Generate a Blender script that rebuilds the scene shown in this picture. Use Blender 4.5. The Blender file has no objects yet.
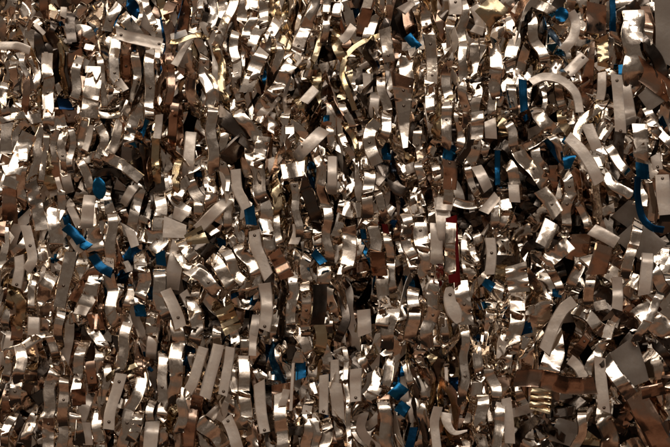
import bpy, math, random
import numpy as np
rng = random.Random(7)
nrng = np.random.default_rng(11)
S = bpy.context.scene
MM = 0.001                 # one photo pixel is taken as one millimetre
W, H = 670.0, 447.0
TILE = 3.988               # the survey below is in quarter-millimetre units inside each tile

SURVEY = r'''
T 0 0
p 2 32 pptt -15 180 35 178 75 183 115 200
b 1 62 bb 290 150 292 262
b 1 38 bb 165 -10 168 68
p 2 26 wp 250 25 248 66
u 0 30 dd 258 105 258 150
g 1 24 gb 225 165 238 240 248 350
d 1 50 tt 140 155 155 215 128 270
m 1 46 sst 120 235 140 300 130 355
p 2 16 pw 180 205 180 278
m 2 44 tsp 305 272 303 330 292 385 @ .2
m 2 64 wssst 372 265 372 330 362 400 358 470 ~ the broad silver strip with the bright top | broad silver strip with a bright top edge, below the chopped rippled foil at upper left
m 2 34 tst 395 255 405 330 410 420
m 2 40 psp 350 445 395 410 440 378
m 2 48 tsst 455 185 455 260 450 350 @ .55
b 1 44 bb 493 200 498 300
p 2 36 pp 465 320 495 360
m 2 60 ttt 550 225 552 300 545 420
p 3 46 ptppp 470 140 510 150 560 162 650 182 @ .12 .93 ~ the long level pale strip | long pale strip lying almost level with rivets at its ends, below the blue leaf
m 3 32 twtwtw 585 15 600 60 612 100
g 1 40 tgt 640 -10 650 60 645 120
u 3 50l udu 512 -15 535 35 552 80 ~ the blue leaf | blue leaf-shaped scrap hanging at the top edge left of a banded strip
m 3 46 tssp 600 260 602 330 600 400 600 460 @ .55
m 1 50 ws 555 340 560 420
m 2 50 stwp 188 285 190 350 192 400 190 470
u 1 44 uu 225 412 290 412 ~ the flat blue scrap | small flat blue scrap lying level right of an upright silver strip near upper left
m 1 40 bb 40 270 45 350
g 1 40 pgw 30 370 50 372 60 430
m 1 40 tt 90 290 100 380
m 2 26 sd 92 240 105 300 122 350
m 2 46 tst 0 30 40 5 85 30 100 60
m 1 40 wdw 60 60 30 110
m 1 44 tsw 420 120 440 60 470 10
m 1 30 dwdwd 330 180 410 190 370 230
m 1 50 tt 330 20 300 60
m 1 40 ds 380 60 420 10
m 1 36 wt 150 95 120 60
p 1 20 wp 130 90 170 130
m 1 30 tt 10 200 15 340
m 2 40 tgt 10 360 15 447
T 168 0
b 2 50 bbb 60 -10 62 60 55 120 @ .6
m 1 34 tt 100 -10 105 80
m 2 40 tssw 175 -10 178 50 175 95
m 2 44 twgs 265 -10 250 40 232 80 215 120
m 1 30 ws 125 0 120 60
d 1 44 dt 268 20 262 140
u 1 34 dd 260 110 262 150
m 2 44 tssts 265 150 265 200 272 260 275 330 285 400
p 2 36 pw 10 150 75 130
g 3 22 gpg 10 165 70 158 130 150
p 2 34-12 ppg 25 260 60 200 95 150 130 120
m 1 60 tt 185 140 195 190
m 2 46 twsp 140 240 150 300 165 370 170 460 @ .1
g 2 34 bgwg 195 200 210 270 218 340 225 400
m 1 50 tbt 75 200 85 290 95 380
u 0 30 dd 100 350 95 400
b 2 36 bpb 5 270 8 350 -5 410
m 2 40 swsw 345 20 330 90 318 140
m 2 50 wtwsw 390 0 372 80 350 150
m 3 50 swdw 425 110 405 150 390 200
g 1 80 gtwb 478 20 470 100 448 185
m 3 60 wbwwss 385 205 360 250 335 310 312 370 ~ the big slanting mirror strip | big slanting mirror-bright strip with a blazing white patch, upper middle left of centre
m 2 44 tbt 440 195 425 270 400 350 370 430
m 3 56 twbws 490 265 460 310 420 370
p 2 44 sws 415 400 385 440
m 2 50 ttb 585 -10 570 60 545 110
m 3 52 bwss 565 85 535 150 512 215 @ .8 ~ the chrome riveted strip | chrome bright slanting strip with a rivet near its lower end, right of a golden sheet
m 2 36 sws 635 -10 632 60 625 120
g 1 30 gtg 620 130 590 200 565 260 560 300
p 3 38 ww 590 355 540 410 ~ the small white tab | small white tab slanting on its own over dark gaps, right of the slanting mirror strip
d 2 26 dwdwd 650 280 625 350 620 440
m 1 36 sdw 610 60 600 100
m 1 50 bdt 500 220 540 260
m 1 40 wd 480 400 500 440
m 2 36 bt 265 290 270 320
m 2 30 tt 320 190 350 170
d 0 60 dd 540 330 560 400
T 336 0
m 1 32 stst 35 0 55 50 65 110
u 0 50 du 85 20 95 70
b 1 46 bb 135 0 118 60 105 120
d 1 70 dt 190 30 180 90
p 1 60 tp 270 10 300 30
p 2 36 wsp 70 100 45 140 20 160
g 2 22 gwggt 175 140 110 165 60 200 30 250 25 300 50 370 75 440 ~ the gold hoop | thin gold hoop of metal on edge curving down and left, top middle
m 3 50 tspst 195 115 200 170 208 225 212 250 @ .8 ~ the pale strip over the gold hoop | pale silver strip with one rivet hanging over the end of the gold hoop
m 1 26 sdt 170 200 120 230
p 1 20 st 165 225 100 265
u 2 30 dd 155 245 185 300
m 2 46 wts 180 320 195 390 200 440 @ .3
p 2 36 ww 125 290 130 370
p 2 40 ws 155 390 150 430
m 1 24 sdsd 90 320 100 400 120 440
d 2 40 sds 20 290 50 350 80 420
u 2 36 uuu 285 140 305 165 330 190 ~ the short bright blue strip | short bright blue slanting strip left of the riveted silver column, top middle
p 1 40 ds 320 190 325 240
m 2 60 wtwsw 285 235 282 310
m 3 96-22 bttspp 265 305 268 400 270 500 274 592 @ .2 .42 ~ the riveted tapering sheet | broad taupe tapering sheet with two rivets, under a white banded scrap
m 2 50 dbws 350 -10 362 60 368 120
m 3 50 tsts 370 140 378 200 382 280 380 330 @ .2 .85 ~ the riveted silver column | upright silver strip with two rivets forming a column right of the short blue strip
m 3 42 wwst 372 325 372 370 372 410 380 450
m 1 50 gtg 415 40 412 110 405 170
u 1 40 dd 462 70 462 100
p 3 54 www 470 -10 478 25 475 60 @ .3
m 2 44 tsts 462 110 455 170 448 230
m 2 46 tbtwb 445 240 445 300 440 350 447 420 @ .2
m 3 44 ttss 508 40 506 110 505 190 @ .93
m 3 42 wtsbs 505 195 505 250 500 300 505 360 515 440 @ .75
p 2 40 pgp 550 20 570 60 580 110
g 3 90 gb 650 15 580 85 ~ the square bronze sheet | tilted square bronze sheet at the top edge right of the middle
p 2 36 psg 545 110 590 125
m 2 50 ttwd 555 180 550 230 548 290
m 2 60 wsts 555 330 558 390 560 450 @ .7
d 3 20 dsd 530 325 580 320
m 2 56 wdwbs 645 80 640 190 635 260 640 340
m 2 40 wts 620 370 625 440
r 1 20 rr 480 300 515 285
m 2 46 pss 520 390 500 440
m 1 40 ws 420 210 425 270
p 1 40 ws 390 0 400 20
m 1 30 tw 430 320 430 360
m 1 44 tt 590 190 590 250
T 502 0
p 2 30 wsw 80 10 50 50
b 1 50 bb 15 50 30 20
m 2 50 tst 130 0 170 30 220 60
u 3 54o uuu 230 34 236 92 ~ the blue disc | rounded blue scrap beside a C-shaped pale strip, upper right
p 3 38 tpppt 270 50 290 90 280 150 240 205 ~ the C-shaped pale strip | pale strip bent like a letter C beside a blue scrap, upper right
m 2 50 stss 125 110 140 160 160 215
m 2 16 tw 185 100 188 210
u 1 22 du 158 110 170 180
d 2 40 dt 110 60 80 90
m 2 60 wsw 30 90 50 150 45 190
m 1 40 wdw 15 220 30 280
p 3 46 ppw 325 225 290 262 255 295 @ .1 .95 ~ the pale slanting tab | pale slanting tab with shining rivets at both ends below the C-shaped strip
m 2 50 sdw 345 240 300 310
m 1 40 tt 210 90 250 120
b 1 80 bb 382 10 380 130 ~ the copper sheet | flat copper brown sheet at the top edge left of a blue ribbon, upper right
u 3 26 uud 435 0 437 60 438 130 ~ the straight blue ribbon | narrow straight blue ribbon hanging from the top edge beside a copper brown sheet
m 2 24 dsd 436 150 432 220
g 3 44 bgwgb 398 150 398 200 398 270 ~ the gleaming gold strip | upright gold strip with one gleaming band just below the copper brown sheet
b 2 14-64 tbb 365 165 350 270 335 370
p 3 36 wpp 395 290 392 370 385 400
p 3 44 pppps 450 300 458 400 466 530 @ .1 .97 ~ the upright white riveted strip | long upright white strip with rivets near both ends, right of the gold strip
m 2 50 pws 425 285 440 300
u 2 20 uu 478 255 478 370
m 1 70 ttt 475 150 470 240
m 2 90 tst 530 170 532 255
m 1 80 ttt 500 20 510 90 470 140
d 1 70 dd 560 20 480 70
b 1 60 tb 590 90 600 130
m 2 44 bst 590 130 588 190
b 2 80 bbt 560 280 600 310
d 2 60 ddt 590 190 625 240 640 290
k 2 110 ttt 668 -30 672 120 676 260 ~ the grey edge panel | plain grey-beige panel filling the top of the right edge
p 2 50 psw 500 380 510 440
b 1 50 bb 510 300 510 360
d 1 50 dd 560 330 545 420
k 2 120 ttt 590 340 640 410
m 1 24 wd 640 370 655 400
u 3 32 uuuu 78 320 80 380 84 445 ~ the upright blue strip | upright dark blue strip left of the pale arch, upper right
p 3 36 wpppppss 110 330 165 308 230 320 280 360 298 400 305 450 ~ the pale arch | long pale strip arching over and down to the right, beside an upright blue strip
m 2 44 ttw 40 360 45 420
m 2 24 swsw 165 345 170 430
m 2 40 tbs 230 340 240 400
m 1 40 gb 255 400 300 420
b 2 40 tb 340 400 310 370
m 2 50 twbt 150 240 200 250
m 2 40 sw 230 230 210 280
m 1 30 swd 110 400 90 440
g 2 40 gg 390 415 380 440
T 0 112
m 2 60 tspwst 115 85 85 150 60 220 35 300 ~ the broad curved strip | broad champagne strip curving down and left with a gleam across it, at left edge
m 2 46 wwtbg 90 160 88 210 82 280 78 345
m 1 60 spw 20 80 30 110 20 200
m 1 40 wst 10 210 30 260 10 330
u 1 24 uu 5 140 8 180
m 2 44 tsttb 165 65 150 130 142 200 135 270
m 2 30 tgt 180 100 175 180 160 265
m 2 40 gtst 255 80 245 140 250 190
m 1 36 ttst 215 70 210 130 205 190
b 1 70 bb 230 200 225 270
m 2 30 stst 285 70 285 130 280 215
m 2 36 sts 335 25 325 90 325 130
p 2 28 ppw 358 50 350 100 335 150
m 2 48 tss 495 10 470 80 445 142
u 2 50 uuu 568 15 548 80 530 140
m 3 46 tsdsw 545 15 530 60 512 140 ~ the mirror strip on blue | mirror-bright strip with a white end lying on a blue strip, left of upper middle
m 2 44 tsts 390 60 415 110 390 180
m 3 46 gbtgssp 395 165 440 185 490 210 530 240 565 270 ~ the gold-to-white diagonal strip | diagonal strip turning from gold to white at its lower end, over a dark hollow
p 2 30 tsp 635 10 630 60 625 105
g 2 40 btbgs 615 110 618 170 620 220
d 1 60 dd 560 110 590 180 600 280
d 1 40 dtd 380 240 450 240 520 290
u 3 52o uuuu 396 262 408 348 ~ the crumpled blue scrap | crumpled bright blue scrap at the bottom of the dark hollow on the left
m 2 40 ttpt 330 225 345 260 360 295
m 1 50 tt 320 185 390 175
p 2 40 gs 255 235 262 270
m 2 40 ttws 240 335 235 390 220 440
p 2 30 sps 275 380 295 420 310 450
u 2 30 uu 255 410 265 450
p 3 50 psp 357 375 352 432
m 1 60 tt 420 370 430 440
m 2 60 sst 635 370 635 450
m 3 56 dtdsts 130 280 145 340 160 400 175 470 ~ the dark framed strip | dark steel strip with a small pale window, below the broad curved strip at left
p 2 20 wts 225 260 240 310
b 1 60 bt 30 320 30 360
m 1 40 st 45 400 20 447
m 2 36 sgs 20 25 90 10
m 2 50 sts 110 30 160 20
m 2 60 tgt 190 50 260 30
b 1 60 bt 200 10 300 10
m 2 30 psg 350 0 470 15
p 1 40 wt 500 340 520 310
T 168 112
m 3 54 sttst 178 5 175 50 178 110 182 160
p 2 48 tps 85 145 80 205
m 2 50 tst 160 170 110 215 70 225
u 1 30 uu 80 240 130 245
m 2 50 ttpt 60 300 35 330
m 2 56 tsp 85 280 110 320 130 350
m 2 60 pgwgs 160 240 165 290 170 340
m 2 44 wsttst 218 100 215 170 220 230 228 290 235 350 @ .5
b 1 40 bgb 35 40 38 120 30 220
b 2 40 bb 20 20 15 90
g 2 36 gg 40 210 25 290
p 3 42 pppp 272 230 280 310 302 355 315 385 ~ the pale kinked strip | pale kinked strip ending just above a blue scrap, over a dark gap left of centre
p 2 24 wp 300 380 295 430
d 2 70 ttdd 270 60 320 100 290 130
m 2 50 sts 285 10 320 50 345 90
m 2 50 stwb 380 30 400 50
p 2 24 wp 420 0 410 40
m 3 54 ptpww 385 100 370 160 355 220 ~ the flaring bright strip | slanting strip flaring white at its lower end, above an upright taupe strip near centre
m 3 56 bttt 350 215 360 260 375 320 @ .1
m 2 60 wsw 315 130 320 180
m 3 64 ststt 370 330 385 370 395 440
p 2 40 ppt 405 185 425 250
g 2 60 gst 425 300 440 380
m 1 40 ws 470 380 470 420
m 3 70 wtsw 455 240 495 235 545 225 ~ the chrome box fold | chrome-bright folded scrap like an open box, just right of centre
m 3 40 ttstst 500 285 508 340 515 400 520 450 @ .1
d 3 56 dttp 530 270 560 330 580 390
u 1 16 uu 568 280 575 340
m 2 44 gtbt 600 200 615 300 620 375
p 2 50 wp 590 100 560 130
m 2 44 ttw 490 50 540 90 560 110
m 2 44 sws 480 60 490 100
b 1 44 bb 640 0 632 40
u 2 24 uu 632 10 632 35
m 1 36 ttg 650 80 640 140
p 3 40 ws 655 240 655 290
u 1 24 uu 520 180 530 200
g 1 40 gg 600 200 590 240
m 2 40 st 240 370 240 440
p 2 46 wptp 195 390 165 420
b 1 40 bt 150 370 155 400
m 2 40 tt 120 375 115 400
p 2 50 tsg 20 400 70 420
m 2 50 stw 30 350 60 380
u 3 44 uu 325 380 335 450 ~ the blue scrap left of centre | blue scrap between two pale strips, a little left of centre
p 2 36 tp 390 390 380 430
m 1 40 tp 640 380 640 440
T 336 112
m 2 36 st 40 0 60 60
g 2 24 tgd 50 70 90 160
m 3 54 tstst 165 40 135 80 135 140 165 210 @ .5 ~ the riveted crescent | taupe crescent-shaped strip with a rivet in its middle, right of centre
m 2 56 ws 100 110 110 150
m 3 50 swts 205 30 190 80
u 2 36 ddu 200 120 205 190
d 2 30 dtd 345 10 305 60 295 130
m 2 44 stgs 325 80 330 130 345 190 @ .4
g 2 30 gtg 240 100 270 160 300 190
m 2 34 wss 260 200 275 240
p 2 40 gps 280 230 320 215
m 3 40 wsts 335 215 338 260
m 2 40 wwt 395 220 400 270
m 1 40 pts 360 0 375 50
p 2 40 tp 380 20 385 50
m 3 46 ststw 440 0 442 50 438 95
u 2 50 dtt 460 130 450 190
b 3 54 tbbb 450 195 455 250 450 310 @ .1 ~ the brown upright strip | upright brown mirror strip hanging above a bright white flap, right of centre
m 3 44 ptss 440 300 445 350
p 3 56 pwt 400 365 465 370
p 3 44 spss 420 385 430 440
m 2 44 stp 495 20 500 60 495 105
d 2 36 ddd 545 60 530 140 490 200
m 3 54 swbpsp 560 0 562 50 558 110 ~ the banded strip with the white end | upright banded strip ending in a white tip above dark gaps, right of centre
p 2 46 wst 615 30 620 105
m 2 56 ttt 550 120 550 160 545 215
p 3 44 ww 580 255 590 275
m 2 36 ttd 530 240 560 320
p 3 40 gpg 640 335 610 370 585 400 ~ the gold-rimmed tab | small pale gold tab slanting up to the right beside dark gaps, right of centre
u 1 24 uu 650 150 650 290
m 2 40 stt 470 355 550 370 600 360
m 2 40 st 630 380 640 440
m 2 24 wdw 300 330 310 390
m 2 16 wsw 320 300 300 340
m 2 44 tpst 105 190 115 250
m 3 56 tswts 130 270 130 320 125 370
m 2 40 st 165 330 190 390
m 2 36 wgwgw 10 250 40 280 15 310
m 2 30 wtw 20 100 60 150 80 200
m 2 70 wtsg 30 380 60 390 100 390
d 2 50 ddss 210 250 240 300 270 320
m 2 50 tps 200 380 230 400
u 2 24 uu 235 430 225 450
m 2 40 tt 300 400 340 440
p 2 40 wsw 130 240 185 280
T 502 112
p 3 44 pps 335 50 355 100 375 150
m 2 80 dtws 375 60 430 90
p 3 48 ppppt 255 100 305 150 345 210 380 285 ~ the long pale diagonal strip | long pale diagonal strip sloping down to the right beside a blue-edged strip
u 2 50 uu 195 105 225 150 255 190
m 3 34 tbt 200 110 222 145 245 182
u 3 50 uu 240 205 280 200 ~ the blue foot | bright blue scrap at the lower end of a blue-edged strip, beside the pale diagonal
b 1 60 bbb 270 240 310 260 330 290
m 1 90 tt 410 200 410 260
m 3 44 twst 450 180 480 220
m 3 46 tpsg 430 270 455 295 500 330
m 3 60 wtsst 540 50 545 110 548 190 ~ the tall chrome strip | tall chrome bright strip standing above a black-blue square, near right edge
u 3 54 dd 555 205 558 270 ~ the black-blue square | black-blue square scrap below the tall chrome strip, near right edge
u 3 28 dduud 535 260 535 340 552 420 590 460 640 470 ~ the big blue arc | thin dark blue strip sweeping down in a big arc near right edge
p 3 40 wp 610 170 620 230 @ .8
p 3 56 ppp 635 250 640 330 650 410 @ .08
m 2 40 tsw 560 270 570 380
m 2 36 tt 590 280 600 360 600 440
m 2 44 ttws 600 20 640 90 660 110
u 2 20 dd 640 20 660 60
m 2 40 ws 590 40 610 60
m 2 50 tp 35 230 60 280
p 3 44 ws 45 290 50 360
m 3 56 ttpp 150 310 190 360 220 410 @ .6 ~ the holed slanting strip | taupe strip slanting down right with a rivet in it, right of dark foil
b 1 50 bb 210 290 210 310
m 2 50 gtts 265 280 290 330
m 2 50 tts 270 340 255 440
m 2 44 tst 30 60 50 120
m 2 40 gdg 110 130 180 80
m 1 50 tt 140 150 160 200
m 2 60 tgt 120 220 160 270
m 2 50 ws 10 310 15 430
m 2 60 ppg 160 20 180 60
u 2 24 uu 95 10 105 30
k 2 100 ttt 480 380 560 440
m 2 44 tts 400 400 450 380
T 0 224
p 3 40 ppppt 110 5 128 80 138 140 115 185 @ .45 ~ the pale bowed strip | pale bowed strip with one rivet in its middle, near left edge beside a red sliver
p 3 42 pppp 82 125 85 180 72 250 @ .9 ~ the pale stub | straight pale strip with a rivet at its foot, left of the pale bowed strip
r 1 24 rrr 118 -40 130 0 142 35 ~ the red sliver | thin dark red sliver behind the pale bowed strip near left edge
m 1 36 tsw 10 60 8 130 5 200
m 2 60 tt 215 20 220 75
u 3 40 uuu 260 10 300 40 325 75
u 3 40 ss 320 72 355 92
p 2 50 sps 290 50 330 110
m 2 76 ggtt 360 20 370 80 385 100
m 2 50 ttt 445 0 445 60 440 110
p 3 36 pp 520 25 540 90
r 1 30 rr 605 20 650 20
m 2 56 tsw 600 50 640 60 610 100
u 3 56 uu 550 100 555 155
u 3 40 uu 640 110 645 165
u 3 40 uuu 370 125 405 170 450 195 ~ the slanting blue strip | bright blue strip slanting down right, lower left of the crumpled blue scrap
p 2 34 pp 490 150 515 190
b 2 40 bb 460 120 470 150
b 2 60 bbt 400 190 360 210 340 240
m 3 54 ttttst 290 110 278 180 262 240 245 330 @ .62 ~ the long taupe strip | long taupe strip leaning right with one rivet, right of the pale bowed strip
u 1 40 ud 210 120 205 160
p 2 26 ws 170 195 172 215
m 2 40 psg 170 120 175 170
m 3 60 tbds 195 235 185 290 180 350
g 2 50 wgbg 60 270 80 320 75 350
m 2 40 tst 130 260 125 330
p 2 36 ppt 185 350 170 440
p 3 48 wps 140 370 138 440
m 1 40 st 20 330 10 400
m 3 50 ttstt 440 210 450 270 445 330 455 370
m 3 54 gwtsw 570 180 575 220 570 260
d 2 20 ddd 600 170 610 220 590 260
d 2 24 dsd 540 190 540 250 560 290
u 2 36 uu 590 255 610 300
u 2 44 uu 550 320 560 370
m 2 40 twt 515 260 510 310
m 3 60 ttst 640 210 640 280 660 340
m 2 50 tgtg 600 370 605 440
m 2 20 sdsd 520 310 570 305 620 330 650 400
m 2 70 wsps 360 270 345 310
p 2 40 wsw 300 340 350 350
m 2 50 gbg 270 380 310 370
b 2 70 bgb 350 390 410 390
m 2 40 ts 430 350 440 390
m 2 40 wdwt 460 380 500 390 510 440
b 1 50 bb 600 330 600 370
m 2 44 ttb 235 380 230 450
T 168 224
p 3 46 pppp 345 25 352 90 378 150 402 210 @ .1 ~ the curved cream strip | long curved cream strip with a rivet at its top, left of an orange-brown strip
b 3 62 bbgb 425 110 450 160 475 215 ~ the orange-brown strip | orange-brown slanting strip right of the curved cream strip at centre
m 3 56 twtw 395 20 400 55 405 95
m 2 40 tsw 430 0 445 70
p 3 36 spsp 515 0 515 40 500 80 @ .4
m 2 50 tst 290 20 290 70
m 2 30 sdsd 255 50 270 100 300 150
m 3 50 btws 300 110 330 160 345 190
m 3 50 stgs 250 150 280 200 310 240
m 3 50 sgtg 310 240 345 230 370 190
u 2 46-20 udd 362 250 350 290 335 325 ~ the dark blue tail | dark blue tapering scrap left of a pale upright strip, below the curved cream strip
u 2 40 du 250 260 265 295
u 2 30 dd 210 60 220 90
g 3 80 gps 100 25 125 80 ~ the gold square | tilted dull gold square beside a glaring white scrap, left of centre
m 3 60 swtgt 80 150 120 190 160 230
m 3 50 wtsw 60 140 110 120
m 3 56 tgst 70 90 100 130
p 2 90 www 30 -14 25 55 ~ the glaring white scrap | glaring white overexposed scrap left of the dull gold square
p 2 60 pps 30 140 20 200
m 3 56 wtstb 120 200 160 230 195 260
d 2 70 tdt 150 100 210 150
m 3 60 bwsst 200 170 240 210 250 230
m 2 50 ttb 230 130 260 170
g 3 76 gtgp 225 330 265 425 ~ the dull gold sheet | dull gold sheet tilted left over black gaps, below a dark blue scrap
m 2 60 tt 150 290 170 310
p 3 46 ppppp -5 260 20 310 45 370 55 410 @ .75 ~ the pale riveted diagonal | pale strip leaning left with a rivet low down, left of black gaps
p 2 40 pw 60 270 90 330
m 2 40 std 110 270 120 350
m 3 60 tgsws 110 360 120 400 110 440
p 3 50 tpwspp 385 235 395 300 395 360 385 420 @ .93 ~ the pale strip with the low rivet | upright pale strip with a rivet at its foot, below the curved cream strip
d 2 30 ddd 460 270 450 370 450 440
m 3 44 ttgtw 500 240 495 310 490 390 @ .9
m 3 46 wpbtw 548 245 550 310 550 400
d 3 56 dddd 605 240 605 320 595 400 ~ the charcoal strip | wide charcoal grey upright strip just below centre
m 2 50 tts 555 150 550 200 550 235
u 3 36 uu 580 110 620 155 ~ the navy tab | small navy blue slanting tab just right of centre
m 2 44 pws 590 10 600 70
m 2 44 tts 635 0 635 60 640 120
m 2 60 tt 620 200 620 230
m 2 40 st 650 260 655 330
m 2 30 wsw 420 330 425 420
p 2 36 pp 345 410 340 440
m 2 40 dt 520 150 515 200
T 336 224
m 3 60 bssssw 50 10 55 70 50 130 30 200 ~ the wide bowed strip | wide banded strip bowed to the right, left of a brown-banded column below centre
u 2 24 uu 108 20 112 60
m 3 58 wtss 152 15 158 60 152 100
b 3 64 bbb 165 110 168 160 172 205 ~ the brown block | square brown mirror block in a column of banded strips, right of the wide bowed strip
m 3 56 ssws 185 215 190 290 185 390 @ .75
r 1 26 rr 195 0 205 50
m 2 40 tts 210 70 215 130
u 2 16 uu 230 0 232 15
m 3 50 tdss 280 0 285 70 300 120
m 3 66 wsws 335 15 345 60 350 110
m 3 40 swt 300 140 310 175
p 2 50 ww 340 140 375 120
u 2 30 uu 380 120 390 140
p 3 50 tsp 400 60 400 110
p 3 60 wp 430 0 435 40
m 4 42 pspbsp 452 -5 450 90 450 200 ~ the strip over the red | upright banded silver strip covering most of a dark red strip, right of centre
r 3 46 rrrr 457 -30 463 100 471 232 ~ the long red strip | dark red strip showing at the right and bottom of a silver strip, right of centre
m 2 40 tsg 410 190 400 230
m 2 44 tst 220 180 225 260
m 3 56 wwstbts 495 225 500 270 510 330 520 400 @ .55 ~ the strip under the long red strip | upright strip with a white top and a rivet directly under the long red strip
p 3 62o ppps 448 250 460 320 486 392 @ .2 ~ the pale shield | pale shield-shaped strip with a rivet at its top, below the long red strip
m 3 56 bttst 390 290 380 350 365 430 @ .5
m 3 60 twts 310 290 312 340 305 400
p 3 54 tst 110 340 115 440
d 2 40 dws 30 310 40 380 20 430
m 3 60 ttt 215 380 205 440 @ .4
m 2 50 twdw 265 360 265 400
m 2 44 bbt 340 330 330 400
p 3 42 ppppps 612 55 618 120 610 200 @ .4 ~ the pale bow | pale slightly bowed strip with one rivet above a navy scrap, right of centre
u 3 50 uu 615 225 595 255 ~ the navy scrap | navy blue scrap at the foot of a pale bowed strip, right of a red strip
d 2 16 ddd 600 60 585 130 590 200
m 3 30 psp 550 110 560 150
m 2 60 tt 535 170 535 200
u 2 30 us 570 330 610 320
m 2 30 ws 600 320 640 325
m 2 50 tts 620 370 620 430
m 2 40 tst 430 380 430 440
d 2 44 dd 555 420 555 447
m 1 60 tt 650 260 640 290
m 2 40 st 560 50 570 80
m 2 24 sdsd 640 20 660 90
T 502 224
m 3 60 wwss 195 -10 175 40 155 85 ~ the shining slanted strip | short slanted strip shining white, above a banded gold ladder strip, right of centre
m 3 60 wgtbtwt 265 75 220 110 165 155 ~ the gold ladder | broad slanting scrap with gold and brown bands like a ladder, right of centre
m 2 40 gd 240 50 270 30
b 1 90 tbb 320 40 300 150 ~ the long brown panel | long brown panel leaning right beneath a pale sloping strip, right side
p 3 50 psst 350 20 400 45 450 75 ~ the pale sloping strip | pale strip sloping down to the right across the top of brown panels
b 3 76 tbbb 402 85 390 130 370 200 ~ the brown folded panel | brown panel with a taupe top below the pale sloping strip
m 3 50 tssst 530 40 510 110 495 170
m 3 70 wps 410 180 480 235
p 3 42 ttpts 455 210 458 280 455 340
p 3 50 pw 575 160 570 210
m 3 66 wsts 510 220 560 240 600 240
b 1 70 bb 560 300 540 280
m 3 40 swtst 620 300 590 360 550 440
m 3 50 wbt 345 250 340 300
m 2 50 psp 370 330 420 320
m 2 50 tsb 300 180 285 240
m 3 40 tbp 200 190 215 240
u 3 36 uu 215 255 215 290 ~ the small navy square | small navy square above the pale lower arch, right side
m 2 90 tgts 175 250 150 370
p 3 50 sppppppps 285 305 240 340 205 400 185 450 165 505 ~ the pale lower arch | long pale strip arching up to the right with blue behind it, lower right
p 2 16 wp 250 350 225 420
m 3 66 pwsw 60 330 55 390 45 440
u 2 50 uu 95 390 100 440
m 3 84 wswps 50 160 55 210 65 270 ~ the bright box | bright white ribbed box-like scrap left of the gold ladder strip
b 1 60 bt 20 290 90 295
m 2 40 wt 90 350 130 340
b 1 60 bb 130 420 140 440
u 1 24 uu 165 400 170 420
m 2 60 tst 340 370 380 400
m 2 50 tts 440 380 470 400
k 2 120 ttt 500 20 620 120
m 1 60 tt 620 200 660 250
m 2 90 tt 620 400 660 440
b 1 50 gb 500 330 540 360
m 2 30 ws 560 130 590 140
T 0 335
p 3 44 ppppp 490 150 470 220 445 300 440 370 @ .15 .87 ~ the pale strip with two rivets | pale slightly curved strip with a rivet at each end, lower left
m 3 50 tst 85 98 85 140
m 3 54 swts 70 180 65 250
b 1 40 bb 15 280 15 310
p 1 40 pw 25 30 15 80
m 2 36 tts 35 100 20 160
m 2 44 ts 60 60 140 20
m 3 56 tstswb 215 160 205 230 195 300
m 3 50 ttstts 260 190 255 250 255 310
m 3 50 bttsp 200 325 200 380 200 450 @ .2 ~ the brown-topped riveted strip | upright riveted strip with a brown top at the bottom edge, leftmost of two alike
m 3 50 tbttp 255 325 252 380 252 450 @ .25
m 3 54 bttb 305 340 310 390 @ .4
b 3 56 bbb 320 210 322 275 ~ the copper square | copper brown square patch of metal among silver strips, lower left
m 3 50 wspwt 325 80 315 130 310 200
p 2 50 pp 330 300 320 330
m 2 44 ttg 390 100 385 150
b 3 44 bb 365 150 370 195
m 2 40 tts 380 210 385 280
m 2 40 stttt 420 180 410 260 400 340
p 2 40 tst 340 350 350 440
m 2 50 wtw 390 370 390 410
g 2 24 gws 430 170 480 140 540 115
m 3 50 sttw 500 20 490 90
b 2 36 bg 550 130 550 150
m 3 50 ttss 540 250 510 330 500 390 @ .6
m 2 40 wbw 540 200 560 230
p 2 44 ws 605 20 600 70
u 1 30 ud 575 70 570 120
u 2 24 uu 600 135 590 145
m 3 50 tssw 650 150 650 220 650 300
m 2 40 pt 600 310 595 360
p 3 56 ppp 605 390 600 450
m 3 50 wgstt 550 340 530 400
m 2 50 twb 380 0 400 40
m 2 40 tst 200 10 210 60
m 2 50 sgt 130 340 100 420
d 2 30 dsd 160 300 110 350 80 430
m 2 40 tws 40 340 20 400
m 1 50 stt 640 380 650 430
T 168 335
p 3 42 pppps 145 45 125 110 105 180 85 220 ~ the leftmost of three pale blades | leftmost of three pale blades side by side near the bottom left of middle
p 3 46 pppp 205 35 185 110 165 180 150 245 ~ the middle of three pale blades | middle of three pale blades side by side near the bottom left of middle
p 3 40 pppp 252 45 240 130 222 235 @ .93 ~ the rightmost of three pale blades | rightmost of three pale blades, with a rivet at its foot, left of middle
m 3 56 ttwstt 40 -10 38 60 35 130 30 200
u 2 40 uud 85 45 85 125
m 2 44 tt 195 10 190 30
u 2 36 du 305 60 305 90
m 2 40 ts 305 20 305 40
u 2 24 du 400 40 400 110
p 3 30 pwp 340 0 338 80
m 3 56 tsswsw 305 130 305 200 310 270
m 3 42 twwg 265 150 265 200 265 270
p 3 44 sppppp 365 185 368 250 375 320 388 385 @ .95 ~ the bowed pale strip at the bottom | bowed pale strip with a rivet at its foot, left of a brown frame
m 2 60 wtt 380 150 350 170
m 2 50 sws 400 160 450 165
b 2 84 btb 455 195 455 300 ~ the brown frame | brown sheet with a slim pale window at the bottom, left of middle
p 3 30 tpt 475 215 455 280
m 3 60 tttst 450 330 455 400 460 450
p 3 12 pp 500 110 495 200 490 300
u 2 40 uu 530 110 530 175 ~ the royal blue tab | upright royal blue tab near the bottom middle, right of a thin white edge
m 2 56 tts 540 90 500 90
p 3 38 ppppp 622 155 622 230 620 310 @ .95 ~ the straight pale strip | straight upright pale strip with a rivet at its foot, bottom middle
m 3 50 wsttw 560 330 555 400 555 447
m 2 60 tww 560 220 590 210
m 2 60 bt 540 280 580 290
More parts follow.
